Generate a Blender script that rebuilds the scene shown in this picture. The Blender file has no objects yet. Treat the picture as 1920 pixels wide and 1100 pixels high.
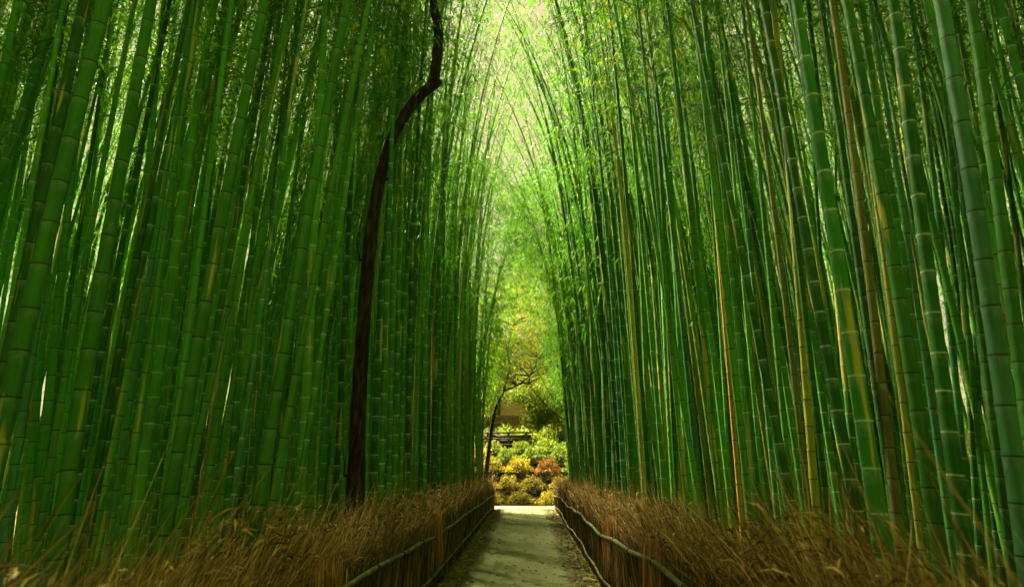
import bpy, math, random
import numpy as np
from mathutils import Vector, Matrix

random.seed(7)
rng = np.random.default_rng(11)
S = bpy.context.scene
C = S.collection
R = math.radians

# ------------------------------------------------------------------ camera
FPX, CX, CY = 1070.0, 960.0, 550.0          # the photograph is 1920 x 1100
PITCH = math.atan(338.0 / FPX)
YAW = math.atan(30.0 / FPX * math.cos(PITCH))
EYE = Vector((0.0, 0.0, 1.6))
cam_d = bpy.data.cameras.new('camera')
cam = bpy.data.objects.new('camera', cam_d)
C.objects.link(cam)
cam_d.sensor_width = 36.0
cam_d.lens = 36.0 * FPX / 1920.0
cam_d.clip_start = 0.02
cam_d.clip_end = 2000.0
cam.location = EYE
cam.rotation_euler = (math.pi / 2 + PITCH, 0.0, YAW)
S.camera = cam
cam_d.dof.use_dof = True
cam_d.dof.focus_distance = 6.0
cam_d.dof.aperture_fstop = 1.5
CAM_M = cam.rotation_euler.to_matrix()
CAM_I = CAM_M.transposed()


def ray(px, py):
    d = CAM_M @ Vector(((px - CX) / FPX, -(py - CY) / FPX, -1.0))
    return d / d.y


def at(px, py, depth):
    return EYE + ray(px, py) * depth


def project(p):
    v = CAM_I @ (Vector(p) - EYE)
    if v.z > -0.05:
        return None
    return (CX + FPX * v.x / -v.z, CY - FPX * v.y / -v.z, -v.z)


# ------------------------------------------------------------------ helpers
def tag(o, label=None, cat=None, group=None, kind=None):
    if label: o['label'] = label
    if cat: o['category'] = cat
    if group: o['group'] = group
    if kind: o['kind'] = kind
    return o


def empty(name, loc=(0, 0, 0)):
    o = bpy.data.objects.new(name, None)
    o.empty_display_size = 0.2
    o.location = loc
    C.objects.link(o)
    return o


def link(name, me, parent=None):
    o = bpy.data.objects.new(name, me)
    C.objects.link(o)
    if parent is not None:
        o.parent = parent
    return o


def mesh_np(name, verts, faces, mats, mat_idx=None, smooth=False):
    """faces: (n, k) int array, k = 3 or 4"""
    verts = np.asarray(verts, dtype=np.float32)
    faces = np.asarray(faces, dtype=np.int32)
    me = bpy.data.meshes.new(name)
    k = faces.shape[1]
    me.vertices.add(len(verts))
    me.vertices.foreach_set('co', verts.ravel())
    me.loops.add(faces.size)
    me.loops.foreach_set('vertex_index', faces.ravel())
    me.polygons.add(len(faces))
    me.polygons.foreach_set('loop_start', np.arange(0, faces.size, k, dtype=np.int32))
    me.polygons.foreach_set('loop_total', np.full(len(faces), k, dtype=np.int32))
    for m in mats:
        me.materials.append(m)
    if mat_idx is not None:
        me.polygons.foreach_set('material_index', np.asarray(mat_idx, dtype=np.int32))
    if smooth:
        me.polygons.foreach_set('use_smooth', np.ones(len(faces), dtype=bool))
    me.update(calc_edges=True)
    return me


class Geo:
    """collects quads"""
    def __init__(self):
        self.v, self.f, self.m, self.n = [], [], [], 0

    def add(self, v, f, m=0):
        v = np.asarray(v, dtype=np.float32).reshape(-1, 3)
        f = np.asarray(f, dtype=np.int32).reshape(-1, 4)
        self.v.append(v)
        self.f.append(f + self.n)
        self.m.append(np.broadcast_to(np.asarray(m, dtype=np.int32), (len(f),)).copy())
        self.n += len(v)

    def mesh(self, name, mats, smooth=False):
        return mesh_np(name, np.concatenate(self.v), np.concatenate(self.f), mats, np.concatenate(self.m), smooth)


def tube(g, pts, rad, sides=8, m=0, wob=0.0, cap=True):
    """rings swept along pts; closing fans as degenerate quads are avoided: the end ring collapses to a small ring"""
    pts = [np.asarray(p, dtype=np.float64) for p in pts]
    if np.isscalar(rad): rad = [rad] * len(pts)
    pts = list(pts); rad = list(rad)
    if cap:
        pts = [pts[0]] + pts + [pts[-1]]
        rad = [rad[0] * 0.02] + rad + [rad[-1] * 0.02]
    n = len(pts)
    rings = []
    up = np.array((0.31, 0.2, 0.93))
    for i in range(n):
        a, b = pts[max(i - 1, 0)], pts[min(i + 1, n - 1)]
        t = b - a
        if np.linalg.norm(t) < 1e-6: t = np.array((0, 0, 1.0))
        t = t / np.linalg.norm(t)
        u = np.cross(up, t)
        if np.linalg.norm(u) < 0.15: u = np.cross(np.array((1.0, 0, 0)), t)
        u /= np.linalg.norm(u)
        w = np.cross(t, u)
        an = np.linspace(0, 2 * math.pi, sides, endpoint=False)
        r = rad[i] * (1 + wob * rng.normal(size=sides)) if wob else np.full(sides, rad[i])
        rings.append(pts[i] + (np.cos(an) * r)[:, None] * u + (np.sin(an) * r)[:, None] * w)
    f = []
    for i in range(n - 1):
        for k in range(sides):
            k2 = (k + 1) % sides
            f.append((i * sides + k, i * sides + k2, (i + 1) * sides + k2, (i + 1) * sides + k))
    g.add(np.concatenate(rings), f, m)


def spline(pts, n):
    """Catmull-Rom through pts"""
    P = [np.asarray(p, dtype=np.float64) for p in pts]
    P = [2 * P[0] - P[1]] + P + [2 * P[-1] - P[-2]]
    out = []
    segs = len(P) - 3
    for i in range(segs):
        a, b, c, d = P[i:i + 4]
        for k in range(n):
            t = k / n
            out.append(0.5 * ((2 * b) + (-a + c) * t + (2 * a - 5 * b + 4 * c - d) * t * t + (-a + 3 * b - 3 * c + d) * t ** 3))
    out.append(P[-2])
    return out


# ------------------------------------------------------------------ materials
class NT:
    def __init__(self, name):
        self.mat = bpy.data.materials.new(name)
        self.mat.use_nodes = True
        self.t = self.mat.node_tree
        self.t.nodes.clear()
        self.out = self.n('ShaderNodeOutputMaterial')

    def n(self, kind, **kw):
        o = self.t.nodes.new(kind)
        for k, v in kw.items():
            if k in o.inputs.keys() if isinstance(k, str) else False:
                o.inputs[k].default_value = v
            else:
                setattr(o, k, v)
        return o

    def l(self, a, b):
        self.t.links.new(a, b)

    def mix(self, fac, a, b, mode='MIX'):
        m = self.t.nodes.new('ShaderNodeMix')
        m.data_type = 'RGBA'
        m.blend_type = mode
        for i, x in ((0, fac), (6, a), (7, b)):
            if hasattr(x, 'is_linked') or hasattr(x, 'links'):
                self.l(x, m.inputs[i])
            else:
                m.inputs[i].default_value = x if i == 0 else (*x, 1.0)
        return m.outputs[2]

    def ramp(self, x, stops):
        r = self.t.nodes.new('ShaderNodeValToRGB')
        e = r.color_ramp.elements
        while len(e) < len(stops): e.new(0.5)
        for i, (p, c) in enumerate(stops):
            e[i].position = p
            e[i].color = (*c, 1.0) if not np.isscalar(c) else (c, c, c, 1.0)
        self.l(x, r.inputs[0])
        return r.outputs[0]

    def noise(self, scale, detail=3.0, vec=None, rough=0.5):
        o = self.t.nodes.new('ShaderNodeTexNoise')
        o.inputs['Scale'].default_value = scale
        o.inputs['Detail'].default_value = detail
        o.inputs['Roughness'].default_value = rough
        if vec is not None: self.l(vec, o.inputs['Vector'])
        return o.outputs[0]

    def coords(self, scale=(1, 1, 1), which='Object'):
        c = self.t.nodes.new('ShaderNodeTexCoord')
        m = self.t.nodes.new('ShaderNodeMapping')
        m.inputs['Scale'].default_value = scale
        self.l(c.outputs[which], m.inputs['Vector'])
        return m.outputs[0]

    def principled(self, col, rough=0.6, spec=0.3, bump=None, bump_s=0.3, bump_d=0.01):
        p = self.t.nodes.new('ShaderNodeBsdfPrincipled')
        if hasattr(col, 'links'): self.l(col, p.inputs['Base Color'])
        else: p.inputs['Base Color'].default_value = (*col, 1)
        if hasattr(rough, 'links'): self.l(rough, p.inputs['Roughness'])
        else: p.inputs['Roughness'].default_value = rough
        p.inputs['Specular IOR Level'].default_value = spec
        if bump is not None:
            b = self.t.nodes.new('ShaderNodeBump')
            b.inputs['Strength'].default_value = bump_s
            b.inputs['Distance'].default_value = bump_d
            self.l(bump, b.inputs['Height'])
            self.l(b.outputs[0], p.inputs['Normal'])
        return p

    def done(self, shader):
        self.l(shader, self.out.inputs['Surface'])
        return self.mat


def mat_culm(name, from_object=True, ring=None):
    m = NT(name)
    if from_object:
        oi = m.n('ShaderNodeObjectInfo')
        base, rnd = oi.outputs['Color'], oi.outputs['Random']
        alpha = oi.outputs['Alpha']
    else:
        ge = m.n('ShaderNodeNewGeometry')
        rnd = ge.outputs['Random Per Island']
        base = m.ramp(rnd, [(0.0, (0.028, 0.095, 0.014)), (0.4, (0.055, 0.18, 0.022)), (0.7, (0.10, 0.25, 0.035)), (0.9, (0.18, 0.29, 0.05)), (1.0, (0.36, 0.26, 0.07))])
    vec = m.coords((1, 1, 1))
    sh = m.n('ShaderNodeVectorMath', operation='ADD')
    sc = m.n('ShaderNodeVectorMath', operation='SCALE')
    comb = m.n('ShaderNodeCombineXYZ', X=13.0, Y=29.0, Z=71.0)
    m.l(comb.outputs[0], sc.inputs[0]); m.l(rnd, sc.inputs['Scale'])
    m.l(vec, sh.inputs[0]); m.l(sc.outputs[0], sh.inputs[1])
    v2 = sh.outputs[0]
    st = m.n('ShaderNodeVectorMath', operation='MULTIPLY'); st.inputs[1].default_value = (30, 30, 1.6)
    m.l(v2, st.inputs[0])
    streak = m.noise(1.0, 4, st.outputs[0], 0.6)
    col = m.mix(m.ramp(streak, [(0.3, 0.0), (0.75, 1.0)]), m.mix(0.5, base, (0.0, 0.0, 0.0)), base)
    big = m.noise(0.9, 2, v2)
    col = m.mix(m.ramp(big, [(0.38, 0.0), (0.68, 0.55)]), col, m.mix(1.0, base, (1.35, 1.3, 0.7), 'MULTIPLY'))
    # sun patches painted into the colour as yellow stretches with an uneven edge
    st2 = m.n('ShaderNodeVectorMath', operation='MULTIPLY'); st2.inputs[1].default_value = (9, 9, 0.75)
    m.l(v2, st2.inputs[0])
    sunlit = m.noise(1.0, 3, st2.outputs[0])
    col = m.mix(m.ramp(sunlit, [(0.62, 0.0), (0.66, 0.8)]), col, (0.40, 0.34, 0.05))
    fine = m.noise(55, 3, v2, 0.7)
    col = m.mix(m.ramp(fine, [(0.6, 0.0), (0.72, 0.5)]), col, (0.09, 0.085, 0.03))
    lich = m.noise(7.0, 5, v2, 0.75)
    col = m.mix(m.ramp(lich, [(0.60, 0.0), (0.68, 0.36)]), col, (0.17, 0.22, 0.12))
    if ring is None and from_object:
        ab = m.n('ShaderNodeAttribute', attribute_name='bloom')
        pw = m.n('ShaderNodeMath', operation='MULTIPLY'); m.l(ab.outputs['Fac'], pw.inputs[0])
        m.l(m.ramp(m.noise(24, 3, v2), [(0.3, 0.05), (0.65, 0.42)]), pw.inputs[1])
        col = m.mix(pw.outputs[0], col, (0.24, 0.34, 0.19))
    if ring is not None:
        col = m.mix(0.75 if ring[0] else 0.8, col, ring[1])
    p = m.principled(col, m.ramp(lich, [(0.3, 0.5), (0.7, 0.85)]), 0.12, fine, 0.2, 0.002)
    return m.done(p.outputs[0])


def mat_leaf(name, stops, trans=0.37, gloss=0.6):
    m = NT(name)
    ge = m.n('ShaderNodeNewGeometry')
    oi = m.n('ShaderNodeObjectInfo')
    add = m.n('ShaderNodeMath', operation='ADD')
    mul = m.n('ShaderNodeMath', operation='MULTIPLY'); mul.inputs[1].default_value = 0.62
    mu2 = m.n('ShaderNodeMath', operation='MULTIPLY'); mu2.inputs[1].default_value = 0.38
    m.l(ge.outputs['Random Per Island'], mul.inputs[0]); m.l(oi.outputs['Random'], mu2.inputs[0])
    m.l(mul.outputs[0], add.inputs[0]); m.l(mu2.outputs[0], add.inputs[1])
    col = m.ramp(add.outputs[0], stops)
    p = m.principled(col, gloss, 0.12)
    t = m.n('ShaderNodeBsdfTranslucent')
    tc = m.mix(1.0, col, (1.36, 1.16, 0.4), 'MULTIPLY')
    m.l(tc, t.inputs['Color'])
    mx = m.n('ShaderNodeMixShader'); mx.inputs[0].default_value = trans
    m.l(p.outputs[0], mx.inputs[1]); m.l(t.outputs[0], mx.inputs[2])
    return m.done(mx.outputs[0])


def mat_noise(name, stops, scale=4.0, stretch=(1, 1, 1), detail=5, rough=0.9, bump_s=0.4, bump_d=0.02, spec=0.2):
    m = NT(name)
    v = m.coords(stretch)
    n = m.noise(scale, detail, v, 0.62)
    col = m.ramp(n, stops)
    p = m.principled(col, rough, spec, n, bump_s, bump_d)
    return m.done(p.outputs[0])


def mat_island(name, stops, rough=0.85, noise=None, spec=0.2, trans=0.0):
    m = NT(name)
    ge = m.n('ShaderNodeNewGeometry')
    col = m.ramp(ge.outputs['Random Per Island'], stops)
    if noise:
        n = m.noise(noise, 4, m.coords())
        col = m.mix(m.ramp(n, [(0.35, 0.0), (0.7, 0.6)]), col, m.mix(0.6, col, (0, 0, 0)))
    p = m.principled(col, rough, spec)
    if trans:
        t = m.n('ShaderNodeBsdfTranslucent'); m.l(col, t.inputs['Color'])
        mx = m.n('ShaderNodeMixShader'); mx.inputs[0].default_value = trans
        m.l(p.outputs[0], mx.inputs[1]); m.l(t.outputs[0], mx.inputs[2])
        return m.done(mx.outputs[0])
    return m.done(p.outputs[0])


M = {}
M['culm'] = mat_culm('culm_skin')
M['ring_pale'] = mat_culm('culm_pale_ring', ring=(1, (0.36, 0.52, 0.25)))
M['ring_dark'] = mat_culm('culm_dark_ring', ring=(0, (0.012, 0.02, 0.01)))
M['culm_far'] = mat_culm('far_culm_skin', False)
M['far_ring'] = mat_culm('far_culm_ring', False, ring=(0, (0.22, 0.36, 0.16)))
BAMBOO_STOPS = [(0.0, (0.024, 0.12, 0.010)), (0.42, (0.052, 0.21, 0.014)), (0.70, (0.11, 0.29, 0.017)), (0.86, (0.26, 0.36, 0.022)), (1.0, (0.44, 0.41, 0.03))]
M['leaf'] = mat_leaf('bamboo_leaf', BAMBOO_STOPS)
M['twig'] = mat_noise('bamboo_twig', [(0.3, (0.05, 0.09, 0.02)), (0.7, (0.12, 0.19, 0.04))], 30)
M['bark'] = mat_noise('dark_bark', [(0.3, (0.006, 0.005, 0.003)), (0.5, (0.026, 0.018, 0.011)), (0.7, (0.085, 0.06, 0.036))], 22, (1, 1, 0.22), 7, 0.95, 0.9, 0.04, 0.1)
M['bark_grey'] = mat_noise('grey_bark', [(0.3, (0.035, 0.032, 0.018)), (0.7, (0.10, 0.085, 0.05))], 12, (1, 1, 0.4), 5, 0.9, 0.6, 0.02)
M['rail'] = mat_noise('weathered_bamboo', [(0.3, (0.035, 0.042, 0.010)), (0.5, (0.095, 0.11, 0.027)), (0.72, (0.20, 0.19, 0.06))], 7, (1, 1, 1), 6, 0.6, 0.25, 0.004)
M['rail_node'] = mat_noise('weathered_bamboo_joint', [(0.3, (0.05, 0.055, 0.02)), (0.7, (0.12, 0.12, 0.05))], 20)
M['tie'] = mat_noise('black_palm_rope', [(0.3, (0.012, 0.01, 0.008)), (0.7, (0.04, 0.03, 0.02))], 60, (1, 1, 1), 3, 0.95, 0.6, 0.004)
M['post'] = mat_noise('weathered_post', [(0.3, (0.035, 0.026, 0.014)), (0.7, (0.13, 0.10, 0.05))], 8, (3, 3, 0.6), 5, 0.9, 0.5, 0.01)
M['brush'] = mat_island('dry_twigs', [(0.0, (0.022, 0.016, 0.007)), (0.4, (0.085, 0.06, 0.02)), (0.75, (0.20, 0.135, 0.042)), (1.0, (0.38, 0.26, 0.085))], 0.9)
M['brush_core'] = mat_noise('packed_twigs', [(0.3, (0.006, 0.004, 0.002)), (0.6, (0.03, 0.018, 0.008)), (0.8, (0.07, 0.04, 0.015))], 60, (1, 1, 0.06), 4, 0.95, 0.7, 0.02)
M['tuft'] = mat_island('orange_tuft', [(0.0, (0.16, 0.07, 0.02)), (0.5, (0.36, 0.18, 0.05)), (1.0, (0.55, 0.32, 0.11))], 0.85, trans=0.25)
M['plume'] = mat_island('dry_plumes', [(0.0, (0.045, 0.028, 0.008)), (0.3, (0.13, 0.08, 0.018)), (0.38, (0.12, 0.11, 0.022)), (0.42, (0.20, 0.11, 0.028)), (0.7, (0.36, 0.21, 0.05)), (0.88, (0.50, 0.32, 0.08)), (1.0, (0.60, 0.44, 0.14))], 0.85, trans=0.25)


# ------------------------------------------------------------------ light
SUN_EL, SUN_AZ = R(56), R(-42)          # azimuth from +Y, negative = left
sun_dir = Vector((math.sin(SUN_AZ) * math.cos(SUN_EL), math.cos(SUN_AZ) * math.cos(SUN_EL), math.sin(SUN_EL)))
sd = bpy.data.lights.new('sun', 'SUN')
sd.energy = 4.0
sd.angle = R(8)
sd.color = (1.0, 0.90, 0.58)
sun = bpy.data.objects.new('sun', sd)
sun.rotation_euler = sun_dir.to_track_quat('Z', 'Y').to_euler()
C.objects.link(sun)
w = bpy.data.worlds.new('World')
S.world = w
w.use_nodes = True
nt = w.node_tree
bg = nt.nodes['Background']
sky = nt.nodes.new('ShaderNodeTexSky')
sky.sky_type = 'NISHITA'
sky.sun_disc = False
sky.sun_elevation = SUN_EL
sky.sun_rotation = SUN_AZ
sky.dust_density = 4.0
sky.air_density = 1.0
# a thin bright warm cloud cover over that sky
tc = nt.nodes.new('ShaderNodeTexCoord')
cn = nt.nodes.new('ShaderNodeTexNoise'); cn.inputs['Scale'].default_value = 3.0; cn.inputs['Detail'].default_value = 5.0
nt.links.new(tc.outputs['Generated'], cn.inputs['Vector'])
cr = nt.nodes.new('ShaderNodeValToRGB')
cr.color_ramp.elements[0].position = 0.3; cr.color_ramp.elements[0].color = (0.95, 0.95, 0.95, 1)
cr.color_ramp.elements[1].position = 0.7; cr.color_ramp.elements[1].color = (0.99, 0.99, 0.99, 1)
nt.links.new(cn.outputs[0], cr.inputs[0])
mx = nt.nodes.new('ShaderNodeMix'); mx.data_type = 'RGBA'
nt.links.new(cr.outputs[0], mx.inputs[0])
nt.links.new(sky.outputs[0], mx.inputs[6])
mx.inputs[7].default_value = (1.04, 0.84, 0.36, 1)
nt.links.new(mx.outputs[2], bg.inputs['Color'])
bg.inputs['Strength'].default_value = 0.05

S.view_settings.view_transform = 'Standard'
S.view_settings.look = 'None'
S.view_settings.exposure = 4.05
S.view_settings.gamma = 1.0
S.cycles.max_bounces = 6
S.cycles.diffuse_bounces = 4
S.cycles.use_adaptive_sampling = True
S.cycles.adaptive_threshold = 0.07
S.cycles.glossy_bounces = 2
S.cycles.transmission_bounces = 4
S.cycles.sample_clamp_indirect = 6.0

# ------------------------------------------------------------------ ground
PATH_L, PATH_R = -1.20, 0.92
PATH_END = 24.0
FENCE_L, FENCE_R = -1.34, 1.06


def smooth(a, b, x):
    t = np.clip((np.asarray(x, dtype=np.float64) - a) / (b - a), 0, 1)
    return t * t * (3 - 2 * t)


def gz(x, y):
    x = np.asarray(x, dtype=np.float64); y = np.asarray(y, dtype=np.float64)
    z = 0.25 * smooth(6, 24, y)
    side = smooth(1.6, 6.0, np.abs(x))
    z = z + side * (0.10 * np.sin(x * 0.7 + 1.3) * np.sin(y * 0.43) + 0.05 * np.sin(x * 2.1 + y * 1.7))
    bank = smooth(26.6, 33.5, y) * 2.6 + smooth(33.5, 48, y) * 3.2 + smooth(44, 120, y) * 22.0
    return z + bank * (1 - 0.55 * smooth(10, 60, np.abs(x)))


def grid_mesh(name, xs, ys, mat, lift=0.0, fn=gz):
    X, Y = np.meshgrid(xs, ys)
    Z = fn(X, Y) + lift
    v = np.stack([X, Y, Z], -1).reshape(-1, 3)
    nx, ny = len(xs), len(ys)
    i = np.arange(nx * ny).reshape(ny, nx)
    f = np.stack([i[:-1, :-1], i[:-1, 1:], i[1:, 1:], i[1:, :-1]], -1).reshape(-1, 4)
    return mesh_np(name, v, f, [mat], None, True)


m = NT('forest_floor')
v = m.coords()
n1 = m.noise(0.5, 4, v); n2 = m.noise(14, 5, v, 0.7)
c = m.ramp(n2, [(0.25, (0.035, 0.028, 0.010)), (0.5, (0.13, 0.105, 0.03)), (0.72, (0.30, 0.25, 0.07))])
c = m.mix(m.ramp(n1, [(0.4, 0.0), (0.65, 0.7)]), c, m.mix(1.0, c, (0.55, 0.85, 0.35), 'MULTIPLY'))
M['floor'] = m.done(m.principled(c, 0.95, 0.1, n2, 0.7, 0.04).outputs[0])
xs = np.concatenate([np.linspace(-400, -40, 12), np.linspace(-36, 36, 97), np.linspace(40, 400, 12)])
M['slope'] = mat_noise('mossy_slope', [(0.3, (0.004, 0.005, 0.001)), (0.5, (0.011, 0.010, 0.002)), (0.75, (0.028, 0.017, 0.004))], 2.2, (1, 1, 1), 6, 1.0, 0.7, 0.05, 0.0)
ys = np.concatenate([np.linspace(-60, -8, 6), np.linspace(-6, 26.6, 50), np.linspace(27.2, 60, 56), np.linspace(66, 800, 20)])
gm = grid_mesh('ground', xs, ys, M['floor'])
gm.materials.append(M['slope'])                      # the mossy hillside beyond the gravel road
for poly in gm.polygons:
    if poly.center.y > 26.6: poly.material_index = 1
tag(link('ground', gm), kind='structure')

m = NT('path_surface')
v = m.coords()
n1 = m.noise(0.8, 4, v, 0.6); n2 = m.noise(90, 3, v, 0.7); n3 = m.noise(5.0, 5, v, 0.65)
c = m.ramp(n1, [(0.3, (0.085, 0.10, 0.036)), (0.7, (0.14, 0.152, 0.058))])
c = m.mix(m.ramp(n3, [(0.45, 0.0), (0.75, 0.55)]), c, (0.07, 0.08, 0.028))
c = m.mix(m.ramp(n2, [(0.35, 0.0), (0.7, 0.5)]), c, m.mix(1.0, c, (1.7, 1.65, 1.5), 'MULTIPLY'))
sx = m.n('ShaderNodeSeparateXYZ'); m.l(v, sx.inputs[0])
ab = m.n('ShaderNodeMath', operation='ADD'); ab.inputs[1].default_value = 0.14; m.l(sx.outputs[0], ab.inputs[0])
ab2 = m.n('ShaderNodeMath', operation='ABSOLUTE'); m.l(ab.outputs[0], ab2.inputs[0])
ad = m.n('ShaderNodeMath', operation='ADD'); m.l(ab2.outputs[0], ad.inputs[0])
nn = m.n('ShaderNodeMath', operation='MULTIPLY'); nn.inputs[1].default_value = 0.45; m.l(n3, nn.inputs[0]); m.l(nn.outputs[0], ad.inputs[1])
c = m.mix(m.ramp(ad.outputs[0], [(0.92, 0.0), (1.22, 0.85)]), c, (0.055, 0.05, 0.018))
gr = m.noise(240, 2, v, 0.8)
c = m.mix(m.ramp(gr, [(0.62, 0.0), (0.70, 0.6)]), c, (0.32, 0.31, 0.18))
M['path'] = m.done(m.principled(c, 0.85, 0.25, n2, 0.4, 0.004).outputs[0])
def path_z(x, y):
    return 0.25 * smooth(6, 24, y) + 0.0 * x
xs = np.linspace(PATH_L, PATH_R, 10); ys = np.linspace(-3, PATH_END, 60)
tag(link('path', grid_mesh('path', xs, ys, M['path'], 0.012, path_z)), kind='structure')
M['gravel'] = mat_noise('pale_gravel', [(0.3, (0.09, 0.078, 0.05)), (0.7, (0.16, 0.14, 0.095))], 25, (1, 1, 1), 5, 0.9, 0.5, 0.01)
tag(link('gravel_road', grid_mesh('gravel_road', np.linspace(-14, 14, 40), np.linspace(24.0, 26.6, 6), M['gravel'], 0.016)), kind='structure')


# ------------------------------------------------------------------ leaves
def leaf_quads(base, dirv, length, width, g, m=0, droop=0.25):
    """each leaf one bent quad pair: base, two sides, tip (as 1 quad: base, left, tip, right)"""
    n = len(base)
    d = dirv / np.linalg.norm(dirv, axis=1, keepdims=True)
    rnd = rng.normal(size=(n, 3))
    s = np.cross(d, rnd); s /= np.linalg.norm(s, axis=1, keepdims=True) + 1e-9
    up = np.cross(s, d)
    L = length[:, None]; W = width[:, None]
    mid = base + d * L * 0.38 + up * L * 0.03
    tip = base + d * L + np.array((0, 0, -1.0)) * L * droop
    v = np.stack([base, mid - s * W * 0.5, tip, mid + s * W * 0.5], 1).reshape(-1, 3)
    f = np.arange(4 * n).reshape(-1, 4)
    g.add(v, f, m)


def spray_points(n_br, z0, z1, arch, r_fn, seed_r, per, two_level=True):
    """branch polylines of a bamboo crown; returns leaf bases, directions, and branch polylines"""
    bases, dirs, polys = [], [], []
    for i in range(n_br):
        t = (i + seed_r.uniform(0, 1)) / n_br
        z = z0 + (z1 - z0) * t
        a = seed_r.uniform(0, 2 * math.pi)
        ln = r_fn(t) * seed_r.uniform(0.65, 1.25)
        up = seed_r.uniform(0.25, 0.8)
        o = np.array((arch(z), 0, z))
        h = np.array((math.cos(a), math.sin(a), 0))
        p1 = o + h * ln * 0.5 + np.array((0, 0, ln * up * 0.55))
        p2 = o + h * ln + np.array((0, 0, ln * (up * 0.55 - 0.25)))
        polys.append((o, p1, p2))
        # bezier samples
        tt = seed_r.beta(1.6, 1.0, size=per)[:, None]
        q = (1 - tt) ** 2 * o + 2 * tt * (1 - tt) * p1 + tt ** 2 * p2
        off = seed_r.normal(size=(per, 3)) * np.array((0.17, 0.17, 0.11)) * (0.4 + ln * 0.6)
        # leaves gather in hanging clusters along the branch
        ncl = max(2, per // 10)
        cl = seed_r.integers(0, ncl, size=per)
        cent = q[:ncl] + off[:ncl]
        b = cent[cl] + seed_r.normal(size=(per, 3)) * np.array((0.085, 0.085, 0.10))
        dv = h * 0.55 + seed_r.normal(size=(per, 3)) * 0.55 + np.array((0, 0, -0.65))
        bases.append(b); dirs.append(dv)
    return np.concatenate(bases), np.concatenate(dirs), polys


H = 15.0


def radius(z, r0):
    return r0 * (1 - 0.86 * np.clip(z / H, 0, 1) ** 1.35)


def node_heights(first=0.17, last=0.34, seed=0):
    rr = np.random.default_rng(seed)
    z, out, i = 0.05, [], 0
    while z < H - 0.2:
        out.append(z)
        z += (first + (last - first) * min(1, z / 6.0)) * rr.uniform(0.93, 1.07)
    return out


def culm_mesh(name, arch_a, ring_mat, seed, sides=14, style=0):
    """bamboo culm: internodes with a groove, a sheath ring and a slight swelling at every node"""
    r0 = 0.0575
    rr = np.random.default_rng(seed)
    zs, rad, ms, bl = [], [], [], []
    nodes = node_heights(seed=seed)
    wx, wy = rr.uniform(-0.05, 0.05), rr.uniform(-0.05, 0.05)
    zs.append(0.0); rad.append(r0); ms.append(0); bl.append(0)
    for i, z in enumerate(nodes):
        r = float(radius(z, r0))
        if style == 0:      # pale waxy ring
            prof = [(-0.085, 0.985, 0, 0), (-0.020, 1.0, 0, 1), (-0.006, 1.03, 1, 1), (0.004, 1.075, 1, 1), (0.012, 1.03, 0, 0), (0.03, 0.985, 0, 0)]
        else:               # narrow dark groove
            prof = [(-0.075, 0.985, 0, 0), (-0.012, 1.015, 0, 0.8), (-0.0045, 1.05, 1, 1), (0.0045, 1.04, 1, 0), (0.010, 1.045, 0, 0), (0.03, 0.985, 0, 0)]
        for dz, k, mm, bb in prof:
            if z + dz <= zs[-1]: continue
            zs.append(z + dz); rad.append(r * k); ms.append(mm); bl.append(bb)
    zs.append(H); rad.append(0.004); ms.append(0); bl.append(0)
    zs = np.array(zs); rad = np.array(rad)
    ms = np.array(ms)
    fm = ((ms[:-1] == 1) & (ms[1:] == 1)).astype(int)
    ax = arch_a * (zs / H) ** 3 + wx * np.sin(zs * 0.7)
    ay = wy * np.sin(zs * 0.55 + 1) - wy * math.sin(1)
    an = np.linspace(0, 2 * math.pi, sides, endpoint=False)
    V = np.stack([ax[:, None] + rad[:, None] * np.cos(an), ay[:, None] + rad[:, None] * np.sin(an), np.broadcast_to(zs[:, None], (len(zs), sides))], -1).reshape(-1, 3)
    i = np.arange(len(zs) * sides).reshape(-1, sides)
    a, b = i[:-1], i[1:]
    F = np.stack([a, np.roll(a, -1, 1), np.roll(b, -1, 1), b], -1).reshape(-1, 4)
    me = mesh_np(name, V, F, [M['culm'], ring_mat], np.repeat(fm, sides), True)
    at_ = me.attributes.new('bloom', 'FLOAT', 'POINT')
    at_.data.foreach_set('value', np.repeat(np.array(bl, dtype=np.float32), sides))
    return me


def make_crown(k, arch_a, n_br, per, z0f=0.42, lsize=1.0, rk=1.0):
    rr = np.random.default_rng(100 + k)
    arch = lambda z: arch_a * (z / H) ** 3
    rfn = lambda t: rk * (0.55 + 0.75 * math.sin(math.pi * min(1, 0.15 + t * 0.75)))
    b, d, polys = spray_points(n_br, H * z0f, H * 0.985, arch, rfn, rr, per)
    g = Geo()
    leaf_quads(b, d, rr.uniform(0.09, 0.18, len(b)) * lsize, rr.uniform(0.014, 0.023, len(b)) * lsize, g)
    gb = Geo()
    for o, p1, p2 in polys:
        pts = [(1 - t) ** 2 * o + 2 * t * (1 - t) * p1 + t * t * p2 for t in (0, 0.35, 0.7, 1)]
        tube(gb, pts, [0.011, 0.008, 0.005, 0.002], 3, cap=False)
    return g, gb


N_VAR = 8
ARCH = [0.5, 1.0, 1.4, 1.8, 2.2, 2.7, 3.2, 0.2, 2.6, 3.4, 0.7, 1.3]
CULMS, CROWNS, TWIGS, CROWNS_THIN = {}, [], [], []
for k in range(N_VAR + 4):
    for s in (0, 1):
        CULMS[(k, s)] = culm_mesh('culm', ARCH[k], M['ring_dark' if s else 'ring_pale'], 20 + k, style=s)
    g, gb = make_crown(k, ARCH[k], 70, 30) if k < N_VAR else make_crown(k, ARCH[k], 125, 54, 0.30 if k < N_VAR + 2 else 0.38, 1.35, 1.5)
    CROWNS.append(g.mesh('foliage', [M['leaf']]))
    TWIGS.append(gb.mesh('branches', [M['twig']]))
    g, gb = make_crown(k, ARCH[k], 64, 8)
    CROWNS_THIN.append(g.mesh('foliage', [M['leaf']]))

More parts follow.
